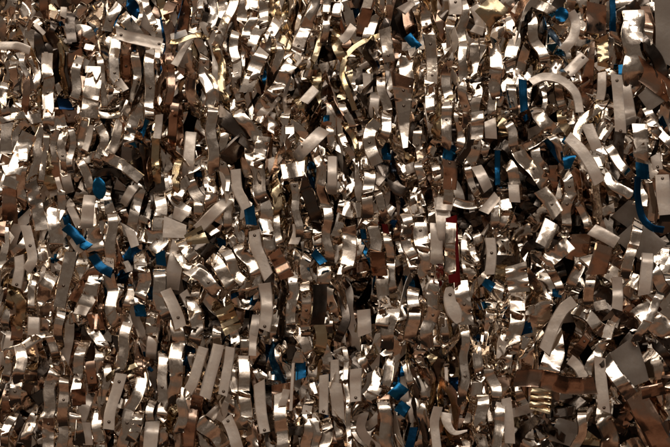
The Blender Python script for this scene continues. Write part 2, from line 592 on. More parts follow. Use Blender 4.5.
p 3 46 pppps 235 325 260 380 280 450 @ .1 ~ the pale strip falling right | pale strip falling right off the bottom edge with a rivet at its top
m 3 60 dtg 290 290 300 340
m 2 50 stg 320 340 330 430
b 2 70 tbt 80 350 70 447
b 2 50 bb 115 255 110 290
m 3 44 tts 60 260 55 330
p 2 60 wsw 170 300 200 320
m 2 70 ttw 130 350 180 400
p 2 40 pp 240 270 230 290
m 3 40 stw 590 360 595 440
m 3 46 wsw 630 370 628 440
g 2 44 wg 20 300 10 340
m 2 44 tt 420 110 430 90
m 2 50 tst 540 30 560 60
p 2 36 ww 665 100 665 200
T 336 335
p 2 50 wpw -5 190 5 260 10 330
p 3 46 stppp 80 130 78 190 78 260 @ .9 ~ the pale column end | pale upright strip with a rivet at its foot beside a thin bright edge, bottom middle
m 3 24 swpsw 35 60 42 200 50 320 50 447
m 3 40 ws 100 90 110 110
u 3 50 uu 270 200 225 245 ~ the upper blue flap | upper of two slanting dark blue flaps near the bottom middle
u 3 50 uu 278 270 250 310 ~ the lower blue flap | lower of two slanting dark blue flaps near the bottom middle
u 3 36 uuu 310 365 300 410 290 447 ~ the bottom blue strip | blue strip leaning right at the bottom edge, below two dark blue flaps
p 2 36 ws 275 220 275 255
p 2 36 ww 300 285 305 310
m 2 44 tst 210 140 195 200
m 2 60 ssd 150 215 130 250
b 2 50 bbt 190 280 190 340
m 3 56 tttt 195 310 200 380 205 447
m 2 26 ddd 340 110 385 170 395 230 380 280
m 2 30 tst 330 180 345 240
m 2 50 tbt 350 310 345 400
p 3 36 ttpp 405 280 390 340 395 400 400 447 ~ the pale twist | pale twisted strip at the bottom edge left of the cream hook
p 3 46-8 wppw 435 305 442 350 470 383 520 376 ~ the cream hook | cream hook-shaped strip curling to the right at the bottom, right of middle
u 2 36 duu 470 170 470 230 ~ the navy upright tab | navy blue upright tab between bright edges at the bottom, right of middle
p 2 14 ws 440 130 445 240
m 3 40 stst 510 10 510 110 505 220
u 2 44 ud 555 0 555 40
m 2 14 wsw 585 0 590 150 595 240
m 3 60 pttb 580 275 580 335
m 2 44 tst 560 70 570 130
p 3 64-10 tpp 668 30 640 90
m 2 50 sts 570 350 580 440
m 3 44 stpss 650 330 640 400 640 447
m 2 50 tt 560 190 560 240
m 2 40 tt 470 280 470 350
m 2 60 wtb 320 270 350 260
d 2 20 ddd 310 10 360 50 430 90
m 2 44 tst 290 150 300 180
m 2 50 tst 620 150 640 240
p 2 16 wp 30 0 35 60
m 1 60 tst 100 400 130 440
T 502 335
p 3 44 tpppp 265 95 300 125 325 172 ~ the short pale curve | short pale strip curving down to the right above the brown band, lower right
p 3 46 spppps 385 85 390 180 402 300 @ .93 ~ the pale riveted blade | long pale blade with a rivet at its foot crossing the end of the brown band
m 3 60 dwwsbb 405 90 445 155 490 215 510 240 ~ the white-flashed strip | dark strip with a white flash slanting down right of the pale riveted blade
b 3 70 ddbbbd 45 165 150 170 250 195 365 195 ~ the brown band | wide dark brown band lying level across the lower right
m 3 80 gwgt 195 95 190 150
g 3 84 wtwtwtw 155 210 145 300 ~ the striped gold block | gold block with bright level stripes under the brown band, lower right
m 2 80 gtt 100 80 105 130 @ .3
m 3 44 swtwtw 410 10 375 80 340 140
d 3 40 dsbd 600 25 640 70 670 110
k 2 130 tst 480 40 530 205 ~ the broad pale panel | broad grey panel behind a white-flashed strip
m 1 90 gg 600 130 600 190
m 1 30 wp 540 180 535 260
b 2 50 bbb 560 235 650 215 ~ the brown sash | brown strip lying nearly level at the right edge, lower right
b 2 90 bb 560 290 610 380
b 1 60 bb 510 320 490 350
m 1 60 ttt 560 340 600 430
g 2 70 gg 360 395 355 440 ~ the gold foot | golden square at the bottom edge, lower right
m 2 70 wdt 420 360 430 420
m 3 44 wtbw 320 320 310 380 295 430
d 3 40 dsd 200 310 280 300
k 2 100 stt 275 345 235 435 ~ the broad grey sheet | broad smooth grey sheet at the bottom edge beneath a dark brown band
d 2 40 dd 170 360 230 400
k 2 110 tt 235 265 225 205
p 3 40 ppp 15 250 25 340 30 430
m 2 50 tst 80 390 130 400
m 2 60 sts 80 30 110 40
b 2 40 bt 340 10 320 40
m 3 60 psw 20 10 10 80
m 2 30 wdwdw 350 240 400 250 440 260
'''

# ------------------------------------------------------------------ materials
def mat_metal(name, c1, c2, r1, r2, metallic=1.0, dent=0.18, brush=0.12, spec=0.5):
    m = bpy.data.materials.new(name); m.use_nodes = True
    nt = m.node_tree; N = nt.nodes; L = nt.links
    bs = N['Principled BSDF']
    at = N.new('ShaderNodeAttribute'); at.attribute_name = 'rnd'
    uv = N.new('ShaderNodeUVMap'); uv.uv_map = 'strip'
    mix = N.new('ShaderNodeMix'); mix.data_type = 'RGBA'
    mix.inputs[6].default_value = (*c1, 1); mix.inputs[7].default_value = (*c2, 1)
    L.new(at.outputs['Fac'], mix.inputs[0])
    # grime that varies slowly along the strip
    n1 = N.new('ShaderNodeTexNoise'); n1.inputs['Scale'].default_value = 0.16; n1.inputs['Detail'].default_value = 5
    L.new(uv.outputs[0], n1.inputs['Vector'])
    mr = N.new('ShaderNodeMapRange'); mr.inputs[1].default_value = 0.35; mr.inputs[2].default_value = 0.7
    mr.inputs[3].default_value = r1; mr.inputs[4].default_value = r2
    L.new(n1.outputs[0], mr.inputs[0])
    tint = N.new('ShaderNodeMix'); tint.data_type = 'RGBA'; tint.blend_type = 'MULTIPLY'
    tint.inputs[7].default_value = (0.80, 0.74, 0.68, 1)
    mr2 = N.new('ShaderNodeMapRange'); mr2.inputs[1].default_value = 0.45; mr2.inputs[2].default_value = 0.75
    mr2.inputs[3].default_value = 0; mr2.inputs[4].default_value = 0.7
    L.new(n1.outputs[0], mr2.inputs[0]); L.new(mr2.outputs[0], tint.inputs[0])
    L.new(mix.outputs[2], tint.inputs[6]); L.new(tint.outputs[2], bs.inputs['Base Color'])
    # brushing along the length, plus shallow dents
    mp = N.new('ShaderNodeMapping'); mp.inputs['Scale'].default_value = (0.12, 3.2, 1)
    L.new(uv.outputs[0], mp.inputs[0])
    n2 = N.new('ShaderNodeTexNoise'); n2.inputs['Scale'].default_value = 1.0; n2.inputs['Detail'].default_value = 3
    L.new(mp.outputs[0], n2.inputs['Vector'])
    b1 = N.new('ShaderNodeBump'); b1.inputs['Strength'].default_value = brush; b1.inputs['Distance'].default_value = 0.00006
    L.new(n2.outputs[0], b1.inputs['Height'])
    n3 = N.new('ShaderNodeTexNoise'); n3.inputs['Scale'].default_value = 0.22; n3.inputs['Detail'].default_value = 2
    L.new(uv.outputs[0], n3.inputs['Vector'])
    b2 = N.new('ShaderNodeBump'); b2.inputs['Strength'].default_value = dent; b2.inputs['Distance'].default_value = 0.0007
    L.new(n3.outputs[0], b2.inputs['Height']); L.new(b1.outputs[0], b2.inputs['Normal'])
    L.new(b2.outputs[0], bs.inputs['Normal'])
    L.new(mr.outputs[0], bs.inputs['Roughness'])
    bs.inputs['Metallic'].default_value = metallic
    bs.inputs['Specular IOR Level'].default_value = spec
    return m

MAT = {
 'm': mat_metal('tin_metal', (0.86,0.79,0.71), (0.78,0.68,0.58), 0.05, 0.14),
 'p': mat_metal('pale_satin_metal', (0.80,0.71,0.63), (0.71,0.62,0.54), 0.28, 0.46, metallic=0.5, dent=0.3),
 'b': mat_metal('copper_brown_metal', (0.58,0.42,0.33), (0.50,0.33,0.24), 0.10, 0.24),
 'g': mat_metal('gold_metal', (0.70,0.57,0.38), (0.58,0.47,0.31), 0.08, 0.2),
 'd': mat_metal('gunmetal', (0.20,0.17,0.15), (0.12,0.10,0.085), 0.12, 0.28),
 'u': mat_metal('blue_lacquer_metal', (0.010,0.115,0.26), (0.005,0.022,0.07), 0.10, 0.22, metallic=0.9),
 'k': mat_metal('grey_satin_sheet', (0.34,0.295,0.255), (0.28,0.24,0.205), 0.35, 0.5, metallic=0.4, dent=0.25),
 'r': mat_metal('red_lacquer_metal', (0.26,0.008,0.012), (0.16,0.008,0.01), 0.15, 0.28, metallic=0.5),
}
MAT_STUD = mat_metal('stud_metal', (0.30,0.25,0.21), (0.22,0.18,0.15), 0.12, 0.2, dent=0.0, brush=0.0)
MORDER = ['m','p','b','g','d','u','r','k']

# ------------------------------------------------------------------ strip geometry
# each letter is the way a stretch of strip faces: (pitch up, yaw to the right) in degrees
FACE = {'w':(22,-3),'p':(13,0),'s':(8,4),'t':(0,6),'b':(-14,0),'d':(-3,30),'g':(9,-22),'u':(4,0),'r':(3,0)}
FACE_SATIN = {'w':(20,0),'p':(10,0),'s':(2,0),'t':(-8,4),'g':(6,-10),'b':(-14,0),'d':(-14,10)}

def catmull(pts, step):
    P = np.array(pts, float)
    if len(P) == 2:
        P = np.array([P[0], (P[0]*2+P[1])/3, (P[0]+P[1]*2)/3, P[1]])
    A = np.vstack([2*P[0]-P[1], P, 2*P[-1]-P[-2]])
    out = []
    for i in range(1, len(A)-2):
        p0,p1,p2,p3 = A[i-1],A[i],A[i+1],A[i+2]
        n = max(2, int(np.linalg.norm(p2-p1)/step)+1)
        for k in range(n):
            t = k/n
            out.append(0.5*((2*p1)+(-p0+p2)*t+(2*p0-5*p1+4*p2-p3)*t*t+(-p0+3*p1-3*p2+p3)*t**3))
    out.append(A[-2])
    return np.array(out)

def ribbon(pts, w0, w1, tones, mk, depth, r, step=1.3, fine=True, yaw0=0.0, curl=(0,0,0,0), shape='', plain=False, calm_=False):
    """pts in mm on the heap face (x right, z up). Returns verts, faces, uvs, frames."""
    C = catmull(pts, step)
    d = np.diff(C, axis=0); seg = np.hypot(d[:,0], d[:,1]); s = np.concatenate([[0], np.cumsum(seg)])
    Ln = s[-1]; n = len(C)
    T = np.gradient(C, axis=0); T /= np.maximum(1e-9, np.linalg.norm(T, axis=1))[:,None]
    satin = mk in 'pk'
    F = FACE_SATIN if satin else FACE
    k = len(tones)
    jit = 2.5 if satin else 4.0
    ang = np.array([F.get(c, FACE[c]) for c in tones], float) + nrng.normal(0, jit, (k,2))
    # blend between the facings; hard or soft bends
    sharp = r.choice([0.2,0.5,0.8,1.0]) if not satin else r.choice([0.7,1.0])
    u = s/max(Ln,1e-6)*k - 0.5
    i0 = np.clip(np.floor(u).astype(int), 0, k-1); i1 = np.clip(i0+1, 0, k-1)
    f = np.clip((u-np.floor(u)-0.5)/sharp+0.5, 0, 1); f = np.where(u < 0, 0, f); f = f*f*(3-2*f)
    A = ang[i0]*(1-f)[:,None] + ang[i1]*f[:,None]
    A[:,1] += yaw0
    # slow roll so a facing is never quite flat
    ph = r.uniform(0,6.28); A[:,0] += (1.6 if satin else 2.0 if calm_ else r.uniform(3,7.5) if fine else r.uniform(2,5))*np.sin(s/r.uniform(3.2,6.0)+ph)
    pr = np.radians(A[:,0]); yr = np.radians(A[:,1])
    Nn = np.stack([np.sin(yr)*np.cos(pr), -np.cos(yr)*np.cos(pr), np.sin(pr)], 1)
    slope = -(T[:,0]*Nn[:,0] + T[:,1]*Nn[:,2])/Nn[:,1]
    slope = np.clip(slope, -1.3, 1.3)
    y = np.concatenate([[0], np.cumsum(0.5*(slope[1:]+slope[:-1])*seg)])
    if satin or plain:
        y = y - 0.75*(s/max(Ln,1e-6))*(y[-1]-y[0])
    else:                                   # stepped folds keep the strip in its own layer
        lim = r.uniform(3.5, 7.0) if fine else r.uniform(7, 14); off = 0.0; yy = y.copy()
        for i in range(n):
            if y[i]-off > lim: off += 1.7*lim
            elif y[i]-off < -lim: off -= 1.7*lim
            yy[i] = y[i]-off
        y = yy
    y = y - y.mean() + depth
    # the ends curl away into the heap: (length, depth) at either end
    c0,d0,c1,d1 = curl
    if c0 > 0: y = y + d0*np.clip((c0-s)/c0,0,1)**2
    if c1 > 0: y = y + d1*np.clip((c1-(Ln-s))/c1,0,1)**2
    slope = np.gradient(y, np.maximum(s, 1e-9)+np.arange(n)*1e-7)
    P = np.stack([C[:,0], y, C[:,1]], 1)
    t3 = np.stack([T[:,0], slope, T[:,1]], 1); t3 /= np.linalg.norm(t3, axis=1)[:,None]
    Wd = np.cross(Nn, t3); Wd /= np.linalg.norm(Wd, axis=1)[:,None]
    Nn = np.cross(t3, Wd); Nn /= np.linalg.norm(Nn, axis=1)[:,None]
    Nn = np.where(Nn[:,1:2] > 0.25, -Nn, Nn)
    wl = np.linspace(w0, w1, n)
    wl = wl*(1+0.025*np.sin(s/r.uniform(6,14)+ph))
    if shape == 'o': wl = wl*np.clip(1-np.abs(2*s/Ln-1)**2.6*r.uniform(.55,.75), 0.1, 1)
    if shape == 'l': wl = wl*np.clip(np.sin(math.pi*s/Ln), 0.06, 1)
    half = wl/2/np.maximum(0.6, np.sqrt(np.maximum(1e-6, 1-(Wd[:,1])**2)))
    sh0, sh1 = r.gauss(0,0.22), r.gauss(0,0.22)      # oblique cuts at the ends
    th = 0.35
    if shape: sh0 = sh1 = 0.0
    if fine:
        us = np.array([-1,-0.84,-0.3,0.3,0.84,1.0]); e = r.choice([0.4,0.8,1.2,1.5,-0.5]); cr = r.uniform(-0.4,0.5)
        offs = np.array([-e, 0.0, cr*0.5, cr*0.5, 0.0, -e])
    else:
        us = np.array([-1,0.0,1.0]); offs = np.array([-0.3, r.uniform(-0.3,0.4), -0.3])
    m = len(us)
    endw = np.clip(1-s/np.maximum(4,0.15*Ln),0,1)*sh0 + np.clip(1-(Ln-s)/np.maximum(4,0.15*Ln),0,1)*sh1
    V = []; UV = []
    r0 = r.uniform(0,400)
    for side in (0,1):
        for j in range(m):
            q = P + Wd*(half*us[j])[:,None] + Nn*(offs[j]-(th if side else 0)) + t3*(endw*half*us[j])[:,None]
            V.append(q); UV.append(np.stack([s+r0, half*us[j]+r0*3], 1))
    V = np.array(V).transpose(1,0,2).reshape(-1,3)   # ring by ring, 2m verts each
    UV = np.array(UV).transpose(1,0,2).reshape(-1,2)
    R = 2*m; faces = []
    for i in range(n-1):
        a = i*R; b = a+R
        for j in range(m-1):
            faces.append((a+j, b+j, b+j+1, a+j+1))
            faces.append((a+m+j, a+m+j+1, b+m+j+1, b+m+j))
        faces.append((a, a+m, b+m, b)); faces.append((a+m-1, b+m-1, b+2*m-1, a+2*m-1))
    for a, rev in ((0,False), ((n-1)*R,True)):
        for j in range(m-1):
            q = (a+j, a+j+1, a+m+j+1, a+m+j)
            faces.append(q[::-1] if rev else q)
    return V, faces, UV, (P, Nn, t3, Wd, s)

def make_mesh(name, V, faces, UV, rnd, mats, midx=None):
    me = bpy.data.meshes.new(name)
    V = np.asarray(V, np.float32); nf = len(faces)
    F = np.asarray(faces, np.int32)
    me.vertices.add(len(V)); me.vertices.foreach_set('co', V.ravel())
    me.loops.add(nf*4); me.loops.foreach_set('vertex_index', F.ravel())
    me.polygons.add(nf); me.polygons.foreach_set('loop_start', np.arange(0,nf*4,4,dtype=np.int32))
    uvl = me.uv_layers.new(name='strip'); uvl.data.foreach_set('uv', np.asarray(UV,np.float32)[F.ravel()].ravel())
    at = me.attributes.new('rnd','FLOAT','POINT'); at.data.foreach_set('value', np.asarray(rnd,np.float32))
    for mm in mats: me.materials.append(mm)
    if midx is not None: me.polygons.foreach_set('material_index', np.asarray(midx,np.int32))
    me.update(calc_edges=True); me.validate()
    me.polygons.foreach_set('use_smooth', np.ones(len(me.polygons), bool))
    me.set_sharp_from_angle(angle=math.radians(38))
    return me

def link(o):
    S.collection.objects.link(o); return o

# a stud: low dome in a turned collar, made once and copied
def stud_mesh():
    prof = [(0.0,0.75),(0.45,0.68),(0.8,0.45),(0.95,0.12),(1.05,0.1),(1.25,0.3),(1.5,0.28),(1.62,0.0),(1.62,-0.25)]
    k = 16; V = []; F = []
    for (rr,h) in prof:
        for i in range(k):
            a = 2*math.pi*i/k; V.append((rr*math.cos(a)*MM, rr*math.sin(a)*MM, h*MM))
    for i in range(len(prof)-1):
        for j in range(k):
            F.append((i*k+j, (i+1)*k+j, (i+1)*k+(j+1)%k, i*k+(j+1)%k))
    return make_mesh('rivet', V, F, [(v[0]*1000,v[1]*1000) for v in V], [0.5]*len(V), [MAT_STUD])
STUD = stud_mesh()

# ------------------------------------------------------------------ read the survey
items = []; ox = oy = 0
for line in SURVEY.strip().splitlines():
    line = line.strip()
    if not line: continue
    if line.startswith('T '):
        ox, oy = [float(v) for v in line.split()[1:]]; continue
    short = full = None
    if '~' in line:
        line, extra = line.split('~'); short, full = [v.strip() for v in extra.split('|')]
    studs = []
    if '@' in line:
        line, sp = line.split('@'); studs = [float(v) for v in sp.split()]
    t = line.split()
    shape = t[2][-1] if t[2][-1] in 'ol' else ''
    w = [float(v)/TILE for v in t[2].rstrip('ol').split('-')]
    if t[0] in 'mgd' and not short and w[0] < 17: w = [v*0.9 for v in w]
    c = [float(v)/TILE for v in t[4:]]
    px = [(ox+c[i], oy+c[i+1]) for i in range(0,len(c),2)]
    items.append(dict(mk=t[0], z=int(t[1]), w0=w[0], w1=w[-1], tones=t[3], px=px, studs=studs, short=short, full=full, shape=shape))

def plen(p): return sum(math.dist(p[i],p[i+1]) for i in range(len(p)-1))
for it in items:
    it['len'] = plen(it['px']); it['area'] = it['len']*(it['w0']+it['w1'])/2
    it['cx'] = sum(p[0] for p in it['px'])/len(it['px']); it['cy'] = sum(p[1] for p in it['px'])/len(it['px'])
    vis = [p for p in it['px'] if -4 < p[0] < W+4 and -4 < p[1] < H+4] or it['px']
    it['vx'] = sum(p[0] for p in vis)/len(vis); it['vy'] = sum(p[1] for p in vis)/len(vis)
def extend(it):
    w = (it['w0']+it['w1'])/2
    if it['short'] or it['shape'] or it['mk'] in 'urk' or it['w0'] != it['w1']: return
    if it['mk'] == 'p' and it['len'] > 1.3*w: return
    p = it['px']
    if it['len'] < 1.8*w and abs(p[-1][0]-p[0][0]) > 1.4*abs(p[-1][1]-p[0][1]): return
    stub = it['len'] < 2.2*w
    if it['cx'] < 135 and it['cy'] < 50: return
    def out(a,b,L):
        d = max(1e-6,math.dist(a,b)); return (b[0]+(b[0]-a[0])/d*L, b[1]+(b[1]-a[1])/d*L)
    c = [0,0,0,0]
    for e in (0,1):
        L = w*(rng.uniform(0.6,1.6) if stub else rng.uniform(0.4,1.9))
        if e == 0: p = [out(p[1],p[0],L)]+p
        else: p = p+[out(p[-2],p[-1],L)]
        c[2*e] = L*rng.uniform(0.9,1.3); c[2*e+1] = rng.uniform(4,11)
    if it['mk'] in 'mg' and math.dist(p[0],p[-1]) > 24:      # a slight weave
        n = len(p); am = rng.uniform(0.6,2.2)*rng.choice([-1,1]); a0 = rng.uniform(0,6.28)
        q = []; acc = 0
        tx,ty = p[-1][0]-p[0][0], p[-1][1]-p[0][1]; d = math.hypot(tx,ty)
        m = 6; dense = catmull(p, 4.0)
        for v in dense[::max(1,len(dense)//m)]:
            acc = math.dist(v,p[0]); g = am*math.sin(acc/38*6.28+a0); q.append((v[0]-ty/d*g, v[1]+tx/d*g))
        q.append(tuple(dense[-1])); p = q
    it['px'] = p; it['curl'] = tuple(c)
# only the 300 largest plain strips are things of their own, the smallest go into the mass of scrap
plain = sorted([i for i in items if i['mk']=='m' and not i['short']], key=lambda i:-i['area'])
keep_n = 300 - sum(1 for i in items if i['mk']=='m' and i['short'])
loose = plain[keep_n:]
for it in loose: it['loose'] = True

for it in items: extend(it)
for it in items: it['len'] = plen(it['px'])

# ------------------------------------------------------------------ descriptions
KIND = {'m':('metal_strip','metal strips tangled in the heap','metal strip'),
        'p':('pale_strip','pale satin strips tangled in the heap','pale strip'),
        'b':('copper_strip','copper brown strips tangled in the heap','copper strip'),
        'g':('gold_strip','gold strips tangled in the heap','gold strip'),
        'd':('dark_strip','dark strips tangled in the heap','dark strip'),
        'u':('blue_strip','blue strips tangled in the heap','blue strip'),
        'k':('grey_strip','large grey sheets at the right of the heap','grey strip'),
        'r':('red_strip','red strips tangled in the heap','red strip')}
def describe(it):
    (x0,y0),(x1,y1) = it['px'][0], it['px'][-1]
    if y1 < y0: x0,y0,x1,y1 = x1,y1,x0,y0
    ch = max(1e-3, math.hypot(x1-x0,y1-y0)); a = math.degrees(math.atan2(x0-x1, y1-y0))
    dev = max(abs((p[0]-x0)*(y1-y0)-(p[1]-y0)*(x1-x0))/ch for p in it['px'])
    it['lean'] = 'upright' if abs(a)<11 else ('level' if abs(a)>66 else ('right-leaning' if a>0 else 'left-leaning'))
    curve = 'curved' if dev/max(it['len'],1) > 0.09 else ''
    asp = it['len']/((it['w0']+it['w1'])/2)
    size = 'stubby' if asp < 1.5 else ('long' if it['len'] > 46 else ('short' if it['len'] < 22 else ''))
    t = it['tones']; mk = it['mk']
    top = max(set(t), key=lambda c:(t.count(c), -'wspgtbd'.find(c)))
    if mk == 'm':
        changes = sum(1 for i in range(len(t)-1) if (t[i] in 'wp') != (t[i+1] in 'wp'))
        col = 'banded silver' if changes >= 3 else {'w':'bright silver','s':'silver','p':'champagne','t':'taupe','b':'brownish','d':'smoky','g':'gold-tinged'}[top]
    elif mk == 'p': col = 'white' if top=='w' else 'pale'
    elif mk == 'u': col = 'dark blue' if t.count('d')*2 >= len(t) else 'blue'
    else: col = {'b':'copper brown','g':'gold','d':'dark grey','k':'dull grey','r':'red'}[mk]
    noun = 'sheet' if it['w0'] > 17 else ('sliver' if it['w0'] < 5 else 'strip')
    riv = '' if not it['studs'] else (' with rivet' if len(it['studs'])==1 else ' with two rivets')
    return ' '.join(v for v in (size, it['lean'], curve, col, noun) if v) + riv
marks = [i for i in items if i['short']]
def direction(it, m):
    dx, dy = it['vx']-m['vx'], it['vy']-m['vy']
    k = int(round(math.degrees(math.atan2(-dy,dx))/45)) % 8
    return ['right of','above right of','above','above left of','left of','below left of','below','below right of'][k]
things = [i for i in items if not i.get('loose')]
for it in things:
    if it['full']: it['label'] = it['full']; continue
    it['head'] = describe(it)
    ms = sorted((m for m in marks), key=lambda m: math.hypot(m['vx']-it['vx'], m['vy']-it['vy']))
    it['opts'] = [direction(it,m)+' '+m['short'] for m in ms[:6]]
    it['label'] = it['head']+', '+it['opts'][0]
for it in things:
    if 'opts' in it and len(it['label'].split()) > 15: it['head'] = ' '.join(w for w in it['head'].split() if w not in ('long','short','stubby')).replace(' with rivet','').replace(' with two rivets','')
    if 'opts' in it: it['label'] = it['head']+', '+it['opts'][0]
def clashes():
    d = {}
    for it in things: d.setdefault(it['label'], []).append(it)
    return [v for v in d.values() if len(v) > 1]
for k in range(1,6):                                   # try the next landmark for those that read alike
    for v in clashes():
        for it in v[1:]:
            if 'opts' in it: it['label'] = it['head']+', '+it['opts'][k]
for v in clashes():
    v.sort(key=lambda i:i['vy'])
    names = ['upper','lower'] if len(v)==2 else ['topmost','middle','lowest'][:len(v)]
    for it,nm in zip(v,names): it['label'] = nm+' '+it['label']

# ------------------------------------------------------------------ build the strips
for it in items:                                       # further studs along the longer metal strips
    if it['mk'] in 'mb' and not it['short'] and not it['studs'] and it['len'] > 18 and it['w0'] > 8 and rng.random() < 0.3:
        it['studs'] = [rng.uniform(.3,.7)]
def to_world(px): return [(x-W/2, H/2-y) for x,y in px]
LAYER = {0:8.0, 1:-3.0, 2:-17.0, 3:-33.0, 4:-46.0}
sV=[]; sF=[]; sU=[]; sR=[]; sM=[]; base=0
def pour(V,F,U,mk,rnd):
    global base
    sV.append(V*MM); sF.append(np.asarray(F,np.int32)+base); sU.append(U); sR.append(np.full(len(V),rnd)); sM.append(np.full(len(F),MORDER.index(mk))); base += len(V)

for n,it in enumerate(items):
    depth = LAYER[it['z']] + rng.uniform(-5,5) + ((1.5 if it['short'] else 7) if it['mk'] in 'ur' else 6 if it['mk']=='k' else 0) - (6 if it['short'] else 0)
    pts = to_world(it['px'])
    V,F,U,fr = ribbon(pts, it['w0'], it['w1'], it['tones'], it['mk'], depth, rng, curl=it.get('curl',(0,0,0,0)), shape=it['shape'], calm_=bool(it['short']), plain=it['mk']=='r' or it['w0']>17)
    rnd = rng.random()
    if it.get('loose'):
        pour(V,F,U,it['mk'],rnd); continue
    P,Nn,t3,Wd,s = fr
    c = P[len(P)//2]
    nm, group, cat = KIND[it['mk']]
    if it['w0'] > 17: nm = nm.replace('strip','sheet')
    me = make_mesh(nm, (V-c)*MM, F, U, np.full(len(V),rnd), [MAT[it['mk']]])
    if it['studs']:
        o = link(bpy.data.objects.new(nm, None)); o.empty_display_size = 0.005
        bd = link(bpy.data.objects.new('band', me)); bd.parent = o
    else:
        o = link(bpy.data.objects.new(nm, me))
    o.location = c*MM
    o['label'] = it['label']; o['category'] = cat if it['w0']<=17 else cat.replace('strip','sheet'); o['group'] = group
    for f in it['studs']:
        i = int(np.argmin(np.abs(s-f*s[-1])))
        st = link(bpy.data.objects.new('rivet', STUD)); st.parent = o
        from mathutils import Matrix
        z = Nn[i]; x = Wd[i]; yv = np.cross(z,x)
        M = Matrix(((x[0],yv[0],z[0],0),(x[1],yv[1],z[1],0),(x[2],yv[2],z[2],0),(0,0,0,1)))
        q = (P[i]-c+z*0.25)*MM
        M.translation = q
        st.matrix_local = M

# ------------------------------------------------------------------ the mass of scrap behind and between
TONESET = 'wwsssttttttbbdgp'
def field(x,y):                                        # how strips lie in each part of the heap
    if y < 45 and x < 130: return rng.uniform(-90,90)
    if x > 480: return rng.gauss(-22,42)
    if x < 120 and y > 100: return rng.gauss(-8,22)
    if rng.random() < 0.16: return rng.uniform(-90,90)
    return rng.gauss(2,17)
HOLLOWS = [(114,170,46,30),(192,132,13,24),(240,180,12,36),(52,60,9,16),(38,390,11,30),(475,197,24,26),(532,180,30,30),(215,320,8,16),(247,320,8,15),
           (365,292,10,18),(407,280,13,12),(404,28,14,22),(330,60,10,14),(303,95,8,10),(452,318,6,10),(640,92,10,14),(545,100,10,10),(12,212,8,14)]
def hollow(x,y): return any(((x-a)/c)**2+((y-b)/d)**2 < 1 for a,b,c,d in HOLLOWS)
def calm(x,y): return (x > 535 and y > 212) or (x > 590 and y < 115) or (x > 625)
def chaotic(x,y): return (y < 50 and x < 130) or (x > 500 and 140 < y < 215) or rng.random() < 0.25
def scrap(num, dlo, dhi, llo, lhi, wlo, whi, loose=False, edge=False):
    for _ in range(num):
        x = rng.uniform(-30,W+30); y = rng.uniform(-30,H+30)
        if loose and not chaotic(x,y): continue
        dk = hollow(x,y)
        if calm(x,y) and dhi < 50 and rng.random() < 0.95: continue
        a = field(x,y)
        if edge: a = max(-28,min(28,a))
        a = math.radians(a); L = rng.uniform(llo,lhi); w = rng.uniform(wlo,whi)
        dx,dy = math.sin(a), math.cos(a)
        if L > 40:
            k = int(L/16)+2; am = rng.uniform(1.5,6.5); wlen = rng.uniform(45,100); p0 = rng.uniform(0,6.28)
            pts = []
            for q in range(k):
                v = (q/(k-1)-0.5)*L; g = am*math.sin(v/wlen*6.28+p0)
                pts.append((x+dx*v+dy*g, y+dy*v-dx*g))
        else:
            bow = rng.gauss(0,0.22 if edge else 0.12)*L
            pts = [(x-dx*L/2,y-dy*L/2),(x+dy*bow,y-dx*bow),(x+dx*L/2,y+dy*L/2)]
        if dhi < 40 and rng.random() < 0.9 and any(hollow(*q) for q in pts): continue
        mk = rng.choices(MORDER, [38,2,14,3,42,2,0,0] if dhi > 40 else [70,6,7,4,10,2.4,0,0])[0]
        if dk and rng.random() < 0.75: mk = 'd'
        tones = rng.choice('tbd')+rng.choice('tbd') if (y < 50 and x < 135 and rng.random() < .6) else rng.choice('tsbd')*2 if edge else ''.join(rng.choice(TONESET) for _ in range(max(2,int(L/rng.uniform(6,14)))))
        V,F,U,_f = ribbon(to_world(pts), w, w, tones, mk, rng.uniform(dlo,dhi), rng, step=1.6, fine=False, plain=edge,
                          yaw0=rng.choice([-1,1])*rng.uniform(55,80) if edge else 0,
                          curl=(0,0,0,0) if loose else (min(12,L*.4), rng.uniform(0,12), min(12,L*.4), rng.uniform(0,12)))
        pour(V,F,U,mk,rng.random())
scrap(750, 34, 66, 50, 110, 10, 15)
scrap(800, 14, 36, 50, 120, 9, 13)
scrap(700, -6, 16, 45, 120, 8.5, 11.5)
scrap(60, -18, 0, 12, 30, 6, 11)
scrap(200, -26, 4, 40, 100, 7, 10, edge=True)
scrap(70, -26, 2, 3, 9, 2, 6, loose=True)
me = make_mesh('scrap_mass', np.vstack(sV), np.vstack(sF), np.vstack(sU), np.concatenate(sR), [MAT[k] for k in MORDER], np.concatenate(sM))
o = link(bpy.data.objects.new('scrap_mass', me)); o['kind'] = 'stuff'
o['label'] = 'dense mass of small cut metal scraps filling the gaps between the strips'; o['category'] = 'metal scrap'

# dark board the heap leans on
bm_ = bpy.data.materials.new('dark_board'); bm_.use_nodes = True
nt = bm_.node_tree; bs = nt.nodes['Principled BSDF']; bs.inputs['Roughness'].default_value = 0.8
nz = nt.nodes.new('ShaderNodeTexNoise'); nz.inputs['Scale'].default_value = 30
cr = nt.nodes.new('ShaderNodeValToRGB'); cr.color_ramp.elements[0].color = (0.012,0.009,0.007,1); cr.color_ramp.elements[1].color = (0.035,0.025,0.018,1)
nt.links.new(nz.outputs[0], cr.inputs[0]); nt.links.new(cr.outputs[0], bs.inputs['Base Color'])
x0,x1,z0,z1,ya,yb = -.5,.5,-.36,.36,.085,.11
me = bpy.data.meshes.new('back_wall')
me.from_pydata([(x,y,z) for x in (x0,x1) for y in (ya,yb) for z in (z0,z1)], [], [(0,4,5,1),(2,3,7,6),(0,1,3,2),(4,6,7,5),(0,2,6,4),(1,5,7,3)])
me.materials.append(bm_); o = link(bpy.data.objects.new('back_wall', me)); o['kind'] = 'structure'
o['label'] = 'dark wall behind the heap of metal strips'; o['category'] = 'wall'

